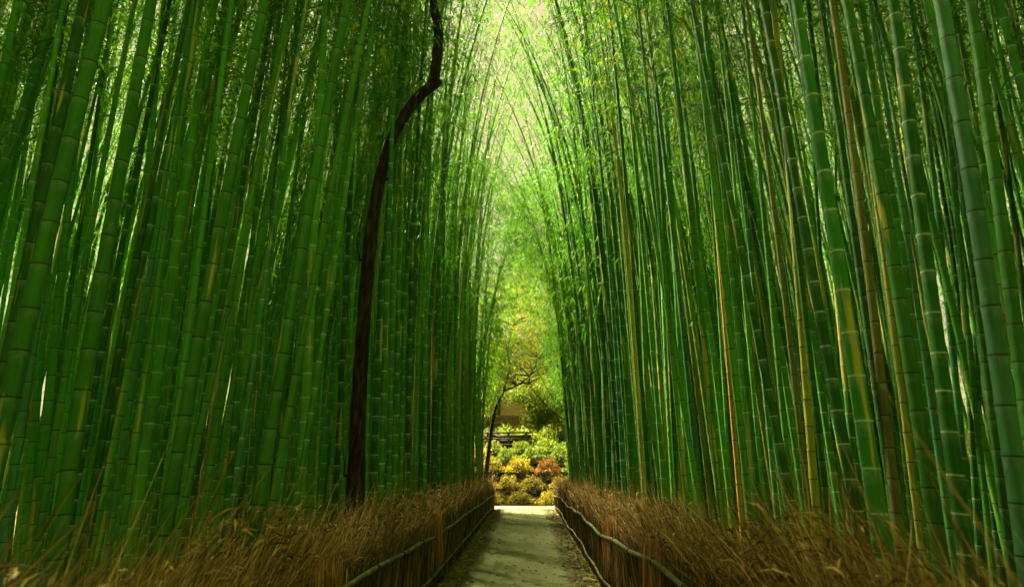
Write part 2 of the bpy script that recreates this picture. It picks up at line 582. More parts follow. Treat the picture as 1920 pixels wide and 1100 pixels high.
# ------------------------------------------------------------------ bamboo placement
# hand placed culms of the front ranks: (pixel low on the culm), (pixel high on it), depth, ring style, colour, label
G_D, G_M, G_B, G_BL = (0.026, 0.11, 0.014), (0.042, 0.18, 0.018), (0.070, 0.25, 0.026), (0.045, 0.19, 0.070)
OLV, TAN, ORG, YEL = (0.15, 0.18, 0.035), (0.15, 0.145, 0.035), (0.50, 0.27, 0.06), (0.28, 0.28, 0.045)
KEY = [
    # left of the path, from the frame edge inwards
    (20, 750, 150, 150, 2.75, 1, G_M, 'thickest dim green bamboo leaning in at the far left edge'),
    (2, 690, 118, 160, 3.3, 1, G_D, 'dark bamboo leaning just behind the thickest culm at the left edge'),
    (130, 900, 250, 130, 3.3, 1, G_M, 'thick mid green bamboo leaning right, second of the big ones from the left edge'),
    (205, 760, 283, 330, 4.6, 1, G_D, 'dark slim bamboo close along the right side of the second big left culm'),
    (320, 940, 475, 60, 3.7, 1, G_M, 'thick dark ringed bamboo leaning right, third of the big left ones'),
    (345, 930, 505, 200, 4.5, 1, G_B, 'bright leaning bamboo running close beside the third big left culm'),
    (490, 930, 640, 0, 3.7, 1, G_M, 'thick dark ringed leaning bamboo nearest the dark crooked tree trunk'),
    (515, 930, 655, 150, 4.5, 1, G_B, 'bright leaning bamboo running close beside the big culm nearest the dark trunk'),
    (250, 840, 355, 100, 4.7, 1, G_B, 'bright green bamboo standing between the second and third big left culms'),
    (395, 880, 475, 330, 5.3, 1, G_B, 'bright bamboo halfway between the third and fourth big left culms'),
    (440, 800, 500, 120, 5.8, 0, G_M, 'slim pale ringed bamboo left of the big culm nearest the dark trunk'),
    (555, 930, 650, 330, 5.4, 0, G_B, 'bright pale ringed bamboo leaning between last big left culm and dark trunk'),
    (590, 800, 640, 250, 6.2, 1, G_M, 'mid green bamboo rising close on the left of the dark crooked trunk'),
    (628, 900, 672, 60, 7.2, 0, G_D, 'dark green bamboo touching the left outline of the dark crooked trunk'),
    (712, 930, 735, 20, 6.4, 0, G_M, 'bright ringed straight bamboo crossing in front of the dark trunk bend'),
    (738, 900, 752, 200, 7.0, 0, G_M, 'pale ringed bamboo with worn yellow foot right of the dark trunk'),
    (765, 900, 772, 260, 7.4, 0, G_D, 'third straight bamboo right of the dark crooked trunk'),
    (795, 900, 800, 300, 7.2, 0, G_B, 'wide bright green straight bamboo well right of the dark trunk'),
    (822, 900, 826, 200, 8.4, 0, G_M, 'fifth straight bamboo right of the dark crooked trunk'),
    (846, 900, 848, 300, 9.0, 0, G_B, 'bright straight bamboo midway between dark trunk and path opening'),
    (868, 900, 870, 300, 10.5, 0, G_M, 'mid green straight bamboo nearing the left side of the path opening'),
    (888, 890, 890, 300, 12.5, 0, G_D, 'dark straight bamboo nearing the left side of the path opening'),
    (905, 890, 908, 300, 15.0, 0, G_M, 'slim straight bamboo second from the left side of the path opening'),
    # right of the path, from the opening outwards
    (1072, 890, 1058, 300, 15.0, 0, G_BL, 'slim bluish bamboo at the right side of the path opening'),
    (1090, 890, 1074, 300, 12.0, 0, G_BL, 'second bluish bamboo from the right side of the path opening'),
    (1125, 900, 1098, 300, 9.5, 1, G_M, 'mid green bamboo third from the right side of the path opening'),
    (1168, 900, 1132, 200, 8.4, 0, G_BL, 'bluish pale ringed bamboo left of the leaning yellow patched culm'),
    (1215, 900, 1165, 200, 7.0, 1, G_D, 'dark bamboo behind the yellow patched culm right of the path'),
    (1285, 900, 1212, 120, 6.0, 1, G_B, 'bright dark ringed bamboo left of the orange dead culm, second from it'),
    (1312, 900, 1235, 120, 6.6, 1, G_BL, 'bluish bamboo between the bright dark ringed culm and the orange one'),
    (1345, 900, 1268, 120, 5.8, 1, G_M, 'mid green bamboo immediately left of the orange dead culm'),
    (1387, 920, 1342, 380, 6.8, 1, ORG, 'dead orange tan bamboo culm standing among green ones right of path'),
    (1420, 900, 1345, 150, 6.0, 1, G_M, 'mid green bamboo immediately right of the orange dead culm'),
    (1448, 880, 1372, 100, 6.6, 0, G_BL, 'bluish pale ringed bamboo second to the right of the orange dead culm'),
    (1480, 870, 1408, 130, 5.6, 1, G_B, 'bright bamboo with worn yellow stretches left of the olive culm'),
    (1506, 870, 1418, 80, 5.2, 1, OLV, 'olive bamboo with dark rings and orange stains behind the plumes'),
    (1545, 880, 1455, 60, 5.6, 1, G_D, 'dark slim bamboo between the olive culm and the thick dark leaning one'),
    (1590, 850, 1440, 20, 4.2, 0, G_D, 'thick very dark pale ringed bamboo leaning left of the brightest ringed culm'),
    (1612, 800, 1508, 90, 4.4, 1, G_BL, 'pale bluish bamboo half hidden along the left of the brightest ringed culm'),
    (1645, 910, 1510, 40, 3.1, 0, (0.03, 0.19, 0.016), 'brightest thick green bamboo with white rings, right of the path'),
    (1665, 850, 1552, 60, 4.8, 1, G_D, 'dark bamboo between the white ringed thick culm and the brown one'),
    (1652, 720, 1580, 70, 4.3, 1, TAN, 'brownish olive dying bamboo right of the white ringed thick culm'),
    (1728, 830, 1608, 60, 3.7, 1, G_M, 'thick dark grooved bamboo right of the brownish dying culm'),
    (1705, 860, 1628, 250, 5.2, 1, YEL, 'yellow patched slim bamboo behind the thick dark grooved culm'),
    (1755, 820, 1660, 150, 5.0, 1, G_BL, 'bluish bamboo right behind the thick dark grooved culm'),
    (1795, 870, 1697, 120, 3.5, 0, (0.026, 0.14, 0.014), 'thick dark green bamboo with white rings, nearer the right edge'),
    (1840, 850, 1775, 200, 5.4, 1, G_M, 'slim bamboo between white ringed right culm and pale bluish edge culm'),
    (1895, 850, 1800, 200, 3.0, 1, (0.05, 0.17, 0.075), 'thick pale bluish green bamboo near the right edge'),
    (1868, 850, 1790, 250, 4.9, 1, G_D, 'dark slim bamboo close on the left of the pale bluish edge culm'),
    (1935, 800, 1838, 250, 5.2, 0, G_M, 'pale ringed bamboo half behind the pale bluish edge culm'),
    (1856, 780, 1792, 350, 6.6, 1, G_M, 'mid green bamboo deeper in, seen just left of the pale bluish edge culm'),
    (1838, 780, 1780, 350, 7.6, 0, G_D, 'dark pale ringed bamboo deeper in, second left of the pale bluish edge culm'),
    (95, 880, 200, 230, 5.0, 1, G_B, 'bright bamboo half hidden left of the second big left culm'),
    (165, 800, 262, 250, 5.6, 0, G_D, 'dark pale ringed bamboo right behind the second big left culm'),
    (1915, 640, 1866, 250, 3.6, 1, G_M, 'thick dark grooved bamboo cut by the right edge of view'),
]
GROUP = 'bamboo standing along both sides of the path'


def lean_matrix(base, top_pt):
    d = Vector(top_pt) - Vector(base)
    d.normalize()
    return d


def place_bamboo(base, direction, scale, thick, variant, style, rotz, colour, label, full=True):
    t = empty('bamboo', base)
    tilt = Vector((0, 0, 1)).rotation_difference(direction)
    t.rotation_mode = 'QUATERNION'
    from mathutils import Quaternion
    t.rotation_quaternion = tilt @ Quaternion((0, 0, 1), rotz)
    t.scale = (1, 1, 1)
    tag(t, label, 'bamboo', GROUP)
    c = link('culm', CULMS[(variant, style)], t)
    c.scale = (1, 1, 1)
    c.color = (*colour, 1)
    t.scale = (scale, scale, scale)
    c.scale = (thick / scale, thick / scale, 1)
    # thickness is scaled about the axis of the arched culm: keep the arch by leaving thick close to scale
    b = link('branches', TWIGS[variant], t)
    f = link('foliage', (CROWNS if full else CROWNS_THIN)[variant], t)
    b.scale = (thick / scale, thick / scale, 1); f.scale = (max(thick / scale, 0.85),) * 2 + (1,)
    return t


placed = []      # x, y of every culm
for i, (px, py, qx, qy, dep, style, colr, lab) in enumerate(KEY):
    xm = 1.64 if px < 990 else 1.44       # never nearer to the path than the back of the fence
    dep = max(dep, xm * FPX / abs(px - 990))
    a = at(px, py, dep)
    b = at(qx, qy, dep + random.uniform(-0.1, 0.2))
    d = (b - a).normalized()
    zb = float(gz(a.x, a.y)) - 0.05
    base = a - d * ((a.z - zb) / d.z)
    var = random.choice([1, 2, 3, 4])
    rot = (0 if base.x < 0 else math.pi) + random.uniform(-0.5, 0.5)
    place_bamboo(base, d, random.uniform(1.0, 1.15), random.uniform(0.72, 0.80) * (random.uniform(0.58, 0.85) if dep > 4.25 else 1.0), var, style, rot, colr, lab)
    placed.append((base.x, base.y))

TD = 6.6
def blocks_trunk(x, y):
    # the crooked tree stands in a small clearing: nothing grows between it and the path
    if y > TD + 0.25: return False
    if math.hypot(x + 2.0, y - TD) < 0.45: return True
    q = project((x, y, 3.0))
    return q is not None and 640 < q[0] < 735
cand = []
P = np.array(placed)
pts = [tuple(p) for p in placed]
cell = {}
def near(x, y, r):
    ix, iy = int(math.floor(x)), int(math.floor(y))
    for a in (-1, 0, 1):
        for b in (-1, 0, 1):
            for (u, v_) in cell.get((ix + a, iy + b), ()):
                if (u - x) ** 2 + (v_ - y) ** 2 < r * r: return True
    return False
for (x, y) in pts:
    cell.setdefault((int(math.floor(x)), int(math.floor(y))), []).append((x, y))
tries = 0
while tries < 42000 and len(cand) < 1800:
    tries += 1
    y = random.uniform(-2, 32)
    x = random.uniform(1.75, 13.5)
    if y > 24.3 and x < 3.4: continue
    if random.random() > math.exp(-(x - 1.75) / 6.0): continue
    s = random.choice((-1, 1))
    x *= s
    if s > 0: x -= 0.2
    # the front belt near the camera holds only the hand placed culms
    if abs(x) < 4.6 and y < 4.6 and y > 0.4: continue
    if y <= 0.4 and (abs(x) < 2.6 or abs(x) > 8 or y > -0.5): continue
    if y > 26.3 and abs(x) < 9: continue
    if blocks_trunk(x, y): continue
    if near(x, y, 0.29 if y < 14 else 0.27): continue
    cell.setdefault((int(math.floor(x)), int(math.floor(y))), []).append((x, y))
    cand.append((x, y))
for _ in range(5000):      # both ends of the grove beside the viewpoint are thick too
    x = random.uniform(4.7, 11) * random.choice((-1, 1)); y = random.uniform(1.0, 9.0)
    if abs(x) < y * 0.62 or near(x, y, 0.42): continue
    cell.setdefault((int(math.floor(x)), int(math.floor(y))), []).append((x, y))
    cand.append((x, y))
    if len(cand) >= 2080: break
for _ in range(3000):      # the grove goes on behind the viewpoint, on both sides of the path
    x = random.uniform(2.1, 9) * random.choice((-1, 1)); y = random.uniform(-8, -0.9)
    if near(x, y, 0.42): continue
    cell.setdefault((int(math.floor(x)), int(math.floor(y))), []).append((x, y))
    cand.append((x, y))
    if len(cand) >= 2260: break
print('random culms', len(cand))

G_D2, G_M2, G_B2 = (0.032, 0.14, 0.016), (0.062, 0.26, 0.026), (0.095, 0.34, 0.040)
cols = [G_D, G_D, G_M, G_M, G_M, G_M, G_B, G_B, G_B, G_BL, G_BL, G_B, OLV, YEL]
scored = []
for (x, y) in cand:
    p = project((x, y, 3.0))
    inview = p is not None and -120 < p[0] < 2040
    scored.append(((1.0 / p[2]) if inview else -1.0, x, y, p))
scored.sort(key=lambda t: -t[0])
N_IND = 286 - len(KEY)
ind = scored[:N_IND]
rest = scored[N_IND:]


def outward(x, p):
    # the stems at both ends of the view lean a little away from the path, those near its left edge too
    if p is None: return 0.0
    u = abs(p[0] - 975)
    k = 0.09 * float(smooth(480, 900, u))
    if p[0] < 940: k += 0.042 * float(smooth(20, 60, u)) * (1 - float(smooth(260, 420, u)))
    return k * (1 if x > 0 else -1)


def zone_label(x, y, p, colr, style):
    hue = {G_D: 'dark green', G_M: 'mid green', G_B: 'bright green', G_BL: 'bluish green', OLV: 'olive', YEL: 'yellowish', TAN: 'brownish', ORG: 'tan'}.get(colr, 'green')
    px = p[0]
    depth = 'front' if p[2] < 8.5 else ('middle' if p[2] < 12 else 'back')
    if px < 330: zone = 'near the left edge'
    elif px < 660: zone = 'left of the dark crooked trunk'
    elif px < 800: zone = 'just right of the dark crooked trunk'
    elif px < 995: zone = 'on the left side of the path opening'
    elif px < 1250: zone = 'on the right side of the path opening'
    elif px < 1400: zone = 'near the orange dead culm'
    elif px < 1650: zone = 'between orange and brightest culms'
    else: zone = 'near the right edge'
    rings = 'pale' if style == 0 else 'dark'
    return f'{hue} {rings} ringed bamboo, {depth} ranks, {zone}'


for (sc_, x, y, p) in ind:
    colr = random.choice(cols if p[0] > 1000 else cols[:12])
    shade = {G_D: G_D2, G_M: G_M2, G_B: G_B2}.get(colr, tuple(1.3 * q for q in colr))
    style = random.choice((0, 0, 1)) if abs(x) < 6 else random.choice((0, 1))
    lk = 2.4 if random.random() < 0.07 and abs(x) > 3.4 else 1.0
    lean = Vector((random.gauss(0, 0.03) * lk + outward(x, p), random.gauss(0, 0.03) * lk, 1)).normalized()
    var = random.choice((0, 1, 2, 7) if abs(x) < 3.2 and y < 17 else range(N_VAR))
    if abs(x) < 3.0 and y > 10: var = random.choice((N_VAR + 2, N_VAR + 3))
    if abs(x) < 3.0 and y > 19 and random.random() < 0.5: var = N_VAR
    rot = (0 if x < 0 else math.pi) + random.uniform(-0.7, 0.7)
    sc0 = random.uniform(0.85, 1.2)
    place_bamboo((x, y, float(gz(x, y)) - 0.05), lean, sc0, sc0 * random.choice((0.42, 0.5, 0.55, 0.6, 0.65, 0.72, 0.85)), var, style, rot, shade, zone_label(x, y, p, colr, style), y > 12 or random.random() < 0.2)

OVER = [(-2.3, 22.5, 8), (2.2, 23.2, 9), (-3.0, 26.9, 9), (2.9, 27.2, 9), (-2.2, 20.0, 9), (2.0, 20.5, 9), (-3.6, 29.5, 9), (3.5, 30.0, 9), (-2.6, 24.0, 9), (2.6, 24.2, 8)]
for (x, y, var) in OVER:
    side_w = 'left' if x < 0 else 'right'
    far_w = 'beyond the gravel road' if y > 26 else 'at the end of the path'
    lean = Vector((-0.07 * np.sign(x) + random.gauss(0, 0.02), random.gauss(0, 0.02), 1)).normalized()
    place_bamboo((x, y, float(gz(x, y)) - 0.05), lean, random.uniform(0.82, 1.0), random.uniform(0.65, 0.8), var, 0, (0 if x < 0 else math.pi) + random.uniform(-0.4, 0.4), G_B, f'leafy bamboo arching over the opening from the {side_w}, {far_w}')

# the rest of the grove behind them as one mass
gC, gL = Geo(), Geo()
base_far = []
for k in range(5):
    arch_a = [0.4, 1.0, 1.6, 2.2, 2.8][k]
    zs = [0.0]; ms = [0]; rd = [0.0575]
    for z in node_heights(0.24, 0.36, 50 + k):
        r = float(radius(z, 0.0575))
        for dz, kk, mm in ((-0.014, 1.0, 0), (0.0, 1.06, 1), (0.016, 1.0, 0)):
            zs.append(z + dz); rd.append(r * kk); ms.append(mm)
    zs.append(H); rd.append(0.004); ms.append(0)
    zs = np.array(zs); rd = np.array(rd); ms = np.array(ms)
    sides = 7
    an = np.linspace(0, 2 * math.pi, sides, endpoint=False)
    ax = arch_a * (zs / H) ** 3
    V = np.stack([ax[:, None] + rd[:, None] * np.cos(an), rd[:, None] * np.sin(an), np.broadcast_to(zs[:, None], (len(zs), sides))], -1).reshape(-1, 3)
    i = np.arange(len(zs) * sides).reshape(-1, sides)
    a, b = i[:-1], i[1:]
    F = np.stack([a, np.roll(a, -1, 1), np.roll(b, -1, 1), b], -1).reshape(-1, 4)
    fm = np.repeat((ms[1:] == 1).astype(int), sides)
    gcr, _ = make_crown(40 + k, arch_a, 40, 9, 0.32, 1.25, 1.1)
    base_far.append((V, F, fm, gcr.v[0], gcr.f[0]))
for (sc_, x, y, p) in rest:
    V, F, fm, LV, LF = random.choice(base_far)
    rot = (0 if x < 0 else math.pi) + random.uniform(-0.9, 0.9)
    s = random.uniform(0.85, 1.2)
    lx, ly = random.gauss(0, 0.03) + outward(x, p), random.gauss(0, 0.03)
    cr_, sr_ = math.cos(rot) * s, math.sin(rot) * s
    A = np.array(((cr_, -sr_, lx), (sr_, cr_, ly), (0, 0, s)), dtype=np.float64)
    o = np.array((x, y, float(gz(x, y)) - 0.05))
    gC.add(V @ A.T + o, F, fm)
    if random.random() < 0.6: gL.add(LV @ A.T + o, LF, 0)
for _ in range(150):          # leafy outer edge of the grove, foliage down to the ground
    sx_ = random.choice((-1, 1)); x = sx_ * random.uniform(13.5, 17); y = random.uniform(3, 34)
    LV, LF = random.choice(base_far)[3:]
    a_ = random.uniform(0, 6.28); s = random.uniform(0.8, 1.1)
    A = np.array(((math.cos(a_) * s * 1.3, -math.sin(a_) * s * 1.3, 0), (math.sin(a_) * s * 1.3, math.cos(a_) * s * 1.3, 0), (0, 0, s * 0.75)))
    gL.add(LV @ A.T + np.array((x, y, -3.4)), LF, 0)
for _ in range(110):
    sx_ = random.choice((-1, 1)); x = sx_ * random.uniform(11.5, 15); y = random.uniform(6, 24)
    V, F, fm, LV, LF = random.choice(base_far)
    a_ = random.uniform(0, 6.28); s = random.uniform(0.85, 1.15)
    A = np.array(((math.cos(a_) * s, -math.sin(a_) * s, 0), (math.sin(a_) * s, math.cos(a_) * s, 0), (0, 0, s)))
    gC.add(V @ A.T + np.array((x, y, -0.1)), F, fm)
    gL.add(LV @ A.T + np.array((x, y, -0.1)), LF, 0)
    gL.add(LV @ A.T + np.array((x, y, -3.4)), LF, 0)
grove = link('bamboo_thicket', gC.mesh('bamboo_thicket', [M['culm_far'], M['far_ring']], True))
tag(grove, 'dense mass of distant bamboo culms filling the grove behind the front ranks', 'bamboo thicket', None, 'stuff')
fol = link('foliage', gL.mesh('foliage', [M['leaf']]), grove)
tag(fol, kind='stuff')
print('stuff culms', len(rest))

# ------------------------------------------------------------------ crooked dark tree
TD = 6.6
tp = [(668, 985), (666, 930), (670, 800), (678, 660), (686, 540), (698, 420), (716, 320), (742, 245), (778, 190), (823, 150)]
tp2 = [(812, 158), (818, 120), (822, 80), (820, 45), (814, 15), (812, -40), (820, -120), (815, -210)]
wid = [w_ * TD / 8.6 for w_ in (0.15, 0.135, 0.116, 0.110, 0.106, 0.104, 0.098, 0.095, 0.094, 0.086)]
TWIG_AT = (6, 14, 22, 29, 36)
tr = empty('crooked_tree', (0, 0, 0))
tag(tr, 'dark leaning tree trunk with a sharp crooked bend, standing left of the path', 'tree')
p3 = [np.array(at(a, b, TD)) for a, b in tp]
g = Geo()
base_pt = p3[0].copy(); base_pt[2] = float(gz(p3[0][0], p3[0][1])) - 0.1
allp = spline([base_pt] + p3[1:], 5)
rad_i = np.interp(np.linspace(0, 1, len(allp)), np.linspace(0, 1, len(wid)), wid)
rad_i[0] *= 1.5; rad_i[1] *= 1.25; rad_i[2] *= 1.1
tube(g, allp, list(rad_i), 16, 0, 0.05)
p4 = [np.array(at(a, b, TD)) for a, b in tp2]
up = spline(p4, 5)
tube(g, up, list(np.linspace(0.078, 0.045, len(up))), 14, 0, 0.05)
link('trunk', g.mesh('trunk', [M['bark']], True), tr)
for k in TWIG_AT:             # knots and dead side twigs along the stem
    o = allp[k]; a = random.uniform(0, 6.28)
    h = np.array((math.cos(a), math.sin(a) * 0.6, 0))
    l_ = random.uniform(0.06, 0.2)
    g = Geo()
    tube(g, [o, o + h * (rad_i[k] + 0.03) + np.array((0, 0, 0.03)), o + h * (rad_i[k] + l_ * 0.5) + np.array((0, 0, 0.14)), o + h * (rad_i[k] + l_) + np.array((0, 0, 0.34))], [0.03, 0.02, 0.009, 0.004], 6)
    link('dead_twig', g.mesh('dead_twig', [M['bark']], True), tr)
g = Geo(); gl = Geo()
topz = p4[-1]
for k in range(9):
    o = up[-1 - (k % 4)]
    a = random.uniform(0, 6.28); ln = random.uniform(1.0, 2.4)
    h = np.array((math.cos(a), math.sin(a), 0))
    pp = [o, o + h * ln * 0.3 + np.array((0, 0, 0.9)), o + h * ln + np.array((0, 0, random.uniform(1.6, 2.8)))]
    sp = spline(pp, 4)
    tube(g, sp, list(np.linspace(0.035, 0.008, len(sp))), 6)
    nl = 260
    b = pp[2] + rng.normal(size=(nl, 3)) * np.array((0.6, 0.6, 0.4))
    leaf_quads(b, rng.normal(size=(nl, 3)) + np.array((0, 0, -0.3)), rng.uniform(0.07, 0.13, nl), rng.uniform(0.035, 0.06, nl), gl)
br = link('branches', g.mesh('branches', [M['bark']], True), tr)
link('crown', gl.mesh('crown', [M['leaf']]), tr)


# ------------------------------------------------------------------ brushwood fences
def brush_fence(side, face, back, label):
    """bundled dry brushwood held by bamboo rails; side = -1 left, +1 right"""
    f0 = empty('brushwood_fence', (face, 0, 0))
    tag(f0, label, 'fence', 'brushwood fences along the path')
    out = side
    Y0, Y1 = (0.2, 24.2)
    def topz(y): return 1.06 - 0.26 * float(smooth(6, 24, y)) + float(path_z(0, y))
    # packed core
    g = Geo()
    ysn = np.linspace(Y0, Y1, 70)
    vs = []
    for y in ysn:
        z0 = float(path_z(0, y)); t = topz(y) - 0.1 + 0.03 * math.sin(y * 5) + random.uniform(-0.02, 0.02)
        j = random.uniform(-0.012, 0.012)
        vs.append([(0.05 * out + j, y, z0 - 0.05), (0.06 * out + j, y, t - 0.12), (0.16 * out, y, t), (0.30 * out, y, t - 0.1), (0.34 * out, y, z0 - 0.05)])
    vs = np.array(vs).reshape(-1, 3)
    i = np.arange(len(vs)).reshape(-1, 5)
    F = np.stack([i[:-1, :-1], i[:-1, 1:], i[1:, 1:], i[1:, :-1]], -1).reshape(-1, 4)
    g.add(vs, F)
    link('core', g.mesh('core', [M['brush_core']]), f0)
    # twigs: thin bent ribbons, upright at the foot and sweeping forward at the top
    def ribbons(ybase, xo, z0, length, width, lean_y, lean_x, curl, g):
        n = len(ybase)
        ts = np.array((0, 0.35, 0.7, 1.0))
        ang = rng.uniform(0, math.pi, n)
        sx, sy = np.cos(ang), np.sin(ang)
        wprof = np.array((1.0, 0.95, 0.7, 0.12))
        V = np.zeros((n, 4, 2, 3))
        for k, t in enumerate(ts):
            s = length * t
            px = xo + lean_x * s + 0.35 * curl * lean_x * s * t
            py = ybase + lean_y * s + curl * s * t * 0.5
            pz = z0 + s * np.sqrt(np.clip(1 - np.minimum(lean_y + curl * t * 0.6, 0.95) ** 2, 0.1, 1))
            hw = width * wprof[k] * 0.5
            V[:, k, 0] = np.stack([px - sx * hw, py - sy * hw, pz], -1)
            V[:, k, 1] = np.stack([px + sx * hw, py + sy * hw, pz], -1)
        idx = np.arange(n * 8).reshape(n, 4, 2)
        F = np.stack([idx[:, :-1, 0], idx[:, :-1, 1], idx[:, 1:, 1], idx[:, 1:, 0]], -1).reshape(-1, 4)
        g.add(V.reshape(-1, 3), F)
    def ydist(n):
        u = rng.uniform(0, 1, n)
        return Y0 + (Y1 - Y0) * u ** 1.9
    g = Geo()
    n = 15000
    y = ydist(n)
    zz = path_z(0, y)
    ribbons(y, out * np.abs(rng.normal(0.03, 0.025, n)), zz + rng.uniform(-0.05, 0.45, n), rng.uniform(0.35, 0.75, n), rng.uniform(0.003, 0.008, n) * (1 + y * 0.10), rng.normal(0.06, 0.14, n), rng.normal(0, 0.04, n), rng.normal(0.05, 0.15, n), g)
    link('brushwood', g.mesh('brushwood', [M['brush']]), f0)
    g = Geo()
    n = 19000
    y = ydist(n)
    cl = np.sin(y * 2.3 + side) * 0.5 + np.sin(y * 5.1) * 0.3 + np.sin(y * 0.9 + 2)*0.4
    zz = path_z(0, y) - 0.05 * smooth(2.5, 6, y) - 0.17 * smooth(6, 24, y)
    if side > 0: cl = cl + 1.5 * np.exp(-((y - 2.6) / 0.5) ** 2) + 0.7 * np.exp(-((y - 3.9) / 0.5) ** 2)
    xo = out * rng.uniform(0.08, 0.55, n)
    cl = np.where(rng.uniform(0, 1, n) < 0.05, cl + 1.3, cl)
    ln = rng.uniform(0.20, 0.58, n) * (1 + 0.34 * cl)
    ribbons(y, xo, zz + rng.uniform(0.70, 1.02, n), ln, rng.uniform(0.0025, 0.006, n) * (1 + y * 0.10), np.clip(rng.normal(0.52, 0.26, n), -0.3, 0.9), -out * rng.normal(0.10, 0.20, n), np.abs(rng.normal(0.45, 0.28, n)), g)
    nk = 1500
    yk = ydist(nk)
    ribbons(yk, out * rng.uniform(0.05, 0.5, nk), path_z(0, yk) - 0.05 * smooth(2.5, 6, yk) - 0.17 * smooth(6, 24, yk) + rng.uniform(0.7, 1.0, nk), rng.uniform(0.45, 0.95, nk), rng.uniform(0.002, 0.004, nk) * (1 + yk * 0.10), np.clip(rng.normal(0.5, 0.3, nk), -0.4, 0.9), -out * rng.normal(0.12, 0.25, nk), np.abs(rng.normal(0.1, 0.12, nk)), g)
    # feathery seed heads at the ends of some stalks
    m_ = 5200
    y = ydist(m_)
    zz = path_z(0, y) - 0.05 * smooth(2.5, 6, y) - 0.17 * smooth(6, 24, y)
    hb = np.stack([out * rng.uniform(0.0, 0.5, m_), y, zz + rng.uniform(0.98, 1.30, m_) + 0.12 * np.sin(y * 2.3 + side)], -1)
    leaf_quads(hb, np.stack([-out * rng.normal(0.1, 0.35, m_), rng.normal(0.7, 0.3, m_), rng.normal(0.45, 0.4, m_)], -1), rng.uniform(0.07, 0.17, m_), rng.uniform(0.008, 0.016, m_) * (1 + y * 0.05), g, 0, 0.35)
    pl = link('plumes', g.mesh('plumes', [M['plume']]), f0)
    for (yt, wt) in ((5.5, 0.12), (2.7, 0.08), (8.3, 0.12)) if side > 0 else ((4.2, 0.09), (9.0, 0.12)):
        gt = Geo()
        nt_ = 170
        y = yt + rng.normal(0, wt * 1.7, nt_)
        ribbons(y, out * rng.uniform(-0.03, 0.10, nt_), np.full(nt_, 1.0) + rng.normal(0, 0.05, nt_), -rng.uniform(0.3, 0.75, nt_), rng.uniform(0.004, 0.008, nt_) * (1 + 0.07 * yt), rng.normal(0.05, 0.12, nt_), out * rng.uniform(0.0, 0.12, nt_), rng.normal(0, 0.1, nt_), gt)
        tag(link('drooping_tuft', gt.mesh('drooping_tuft', [M['tuft']]), f0), 'pale orange tuft of dry grass drooping over the rail')
    # rails
    for (nm, z0, z1, r) in (('rail', 0.93 if side < 0 else 1.0, 0.56, 0.022), ('rail', 0.33 if side < 0 else 0.28, 0.17, 0.017)):
        gg = Geo()
        ysr = np.arange(Y0, Y1, 0.36)
        pts_, rads = [], []
        for yy in ysr:
            t = (yy - Y0) / (Y1 - Y0)
            wob = 0.022 * math.sin(yy * 0.9 + z0 * 9) + 0.012 * math.sin(yy * 2.7)
            z = z0 + (z1 - z0) * t ** 0.75 + float(path_z(0, yy)) + wob
            pts_ += [(-0.03 * out + wob * 0.6, yy - 0.02, z), (-0.03 * out + wob * 0.6, yy, z), (-0.03 * out + wob * 0.6, yy + 0.02, z)]
            rads += [r, r * 1.13, r]
        tube(gg, pts_, rads, 10)
        rl = link(nm, gg.mesh(nm, [M['rail']], True), f0)
        for yy in np.arange(0.9, Y1, 1.1):
            t = (yy - Y0) / (Y1 - Y0)
            wob = 0.022 * math.sin(yy * 0.9 + z0 * 9) + 0.012 * math.sin(yy * 2.7)
            z = z0 + (z1 - z0) * t ** 0.75 + float(path_z(0, yy)) + wob
            an = np.linspace(0, 2 * math.pi, 9)
            loop = [np.array((-0.03 * out + wob * 0.6 + math.cos(a) * (r + 0.006), yy + 0.008 * math.sin(a * 2), z + math.sin(a) * (r + 0.006))) for a in an]
            tg = Geo()
            tube(tg, loop, 0.006, 5, cap=False)
            link('rope_tie', tg.mesh('rope_tie', [M['tie']], True), rl)
    # posts behind the rails
    for yy in np.arange(1.6, Y1, 2.2):
        gp = Geo()
        z0 = float(path_z(0, yy))
        tube(gp, [(0.045 * out, yy, z0 - 0.1), (0.043 * out, yy, z0 + 0.5), (0.047 * out, yy, z0 + 0.90)], [0.033, 0.031, 0.03], 8, 0, 0.04)
        link('post', gp.mesh('post', [M['post']], True), f0)
    gg = Geo()
    tube(gg, [(0.38 * out, yy, topz(yy) + 0.10 + 0.03 * math.sin(yy)) for yy in np.arange(8, Y1, 0.6)], 0.02, 8)
    link('rail', gg.mesh('back_rail', [M['rail']], True), f0)
    return f0


brush_fence(-1, FENCE_L, 0, 'brown brushwood fence with bamboo rails along the left of the path')
brush_fence(1, FENCE_R, 0, 'brown brushwood fence with bamboo rails along the right of the path')

# ------------------------------------------------------------------ leaf litter along the path
M['litter'] = mat_island('dry_leaf', [(0, (0.10, 0.075, 0.02)), (0.5, (0.24, 0.18, 0.05)), (0.8, (0.34, 0.30, 0.07)), (1.0, (0.16, 0.22, 0.04))], 0.8)
g = Geo()
n = 9500
yy = 0.4 + 23.5 * rng.uniform(0, 1, n) ** 1.6
edge = np.where(rng.uniform(0, 1, n) < 0.45, PATH_L, PATH_R)
inw = np.abs(rng.normal(0, 0.16, n)) - 0.10
xx = np.where(edge < 0, edge + inw, edge - inw * 1.3)
k = rng.uniform(0, 1, n) < 0.16
xx = np.where(k, rng.uniform(PATH_L, PATH_R, n), xx)
a = rng.uniform(0, 6.28, n)
leaf_quads(np.stack([xx, yy, path_z(0, yy) + rng.uniform(0.016, 0.03, n)], -1), np.stack([np.cos(a), np.sin(a), rng.normal(0, 0.12, n)], -1), rng.uniform(0.05, 0.12, n), rng.uniform(0.012, 0.026, n), g, 0, 0.0)
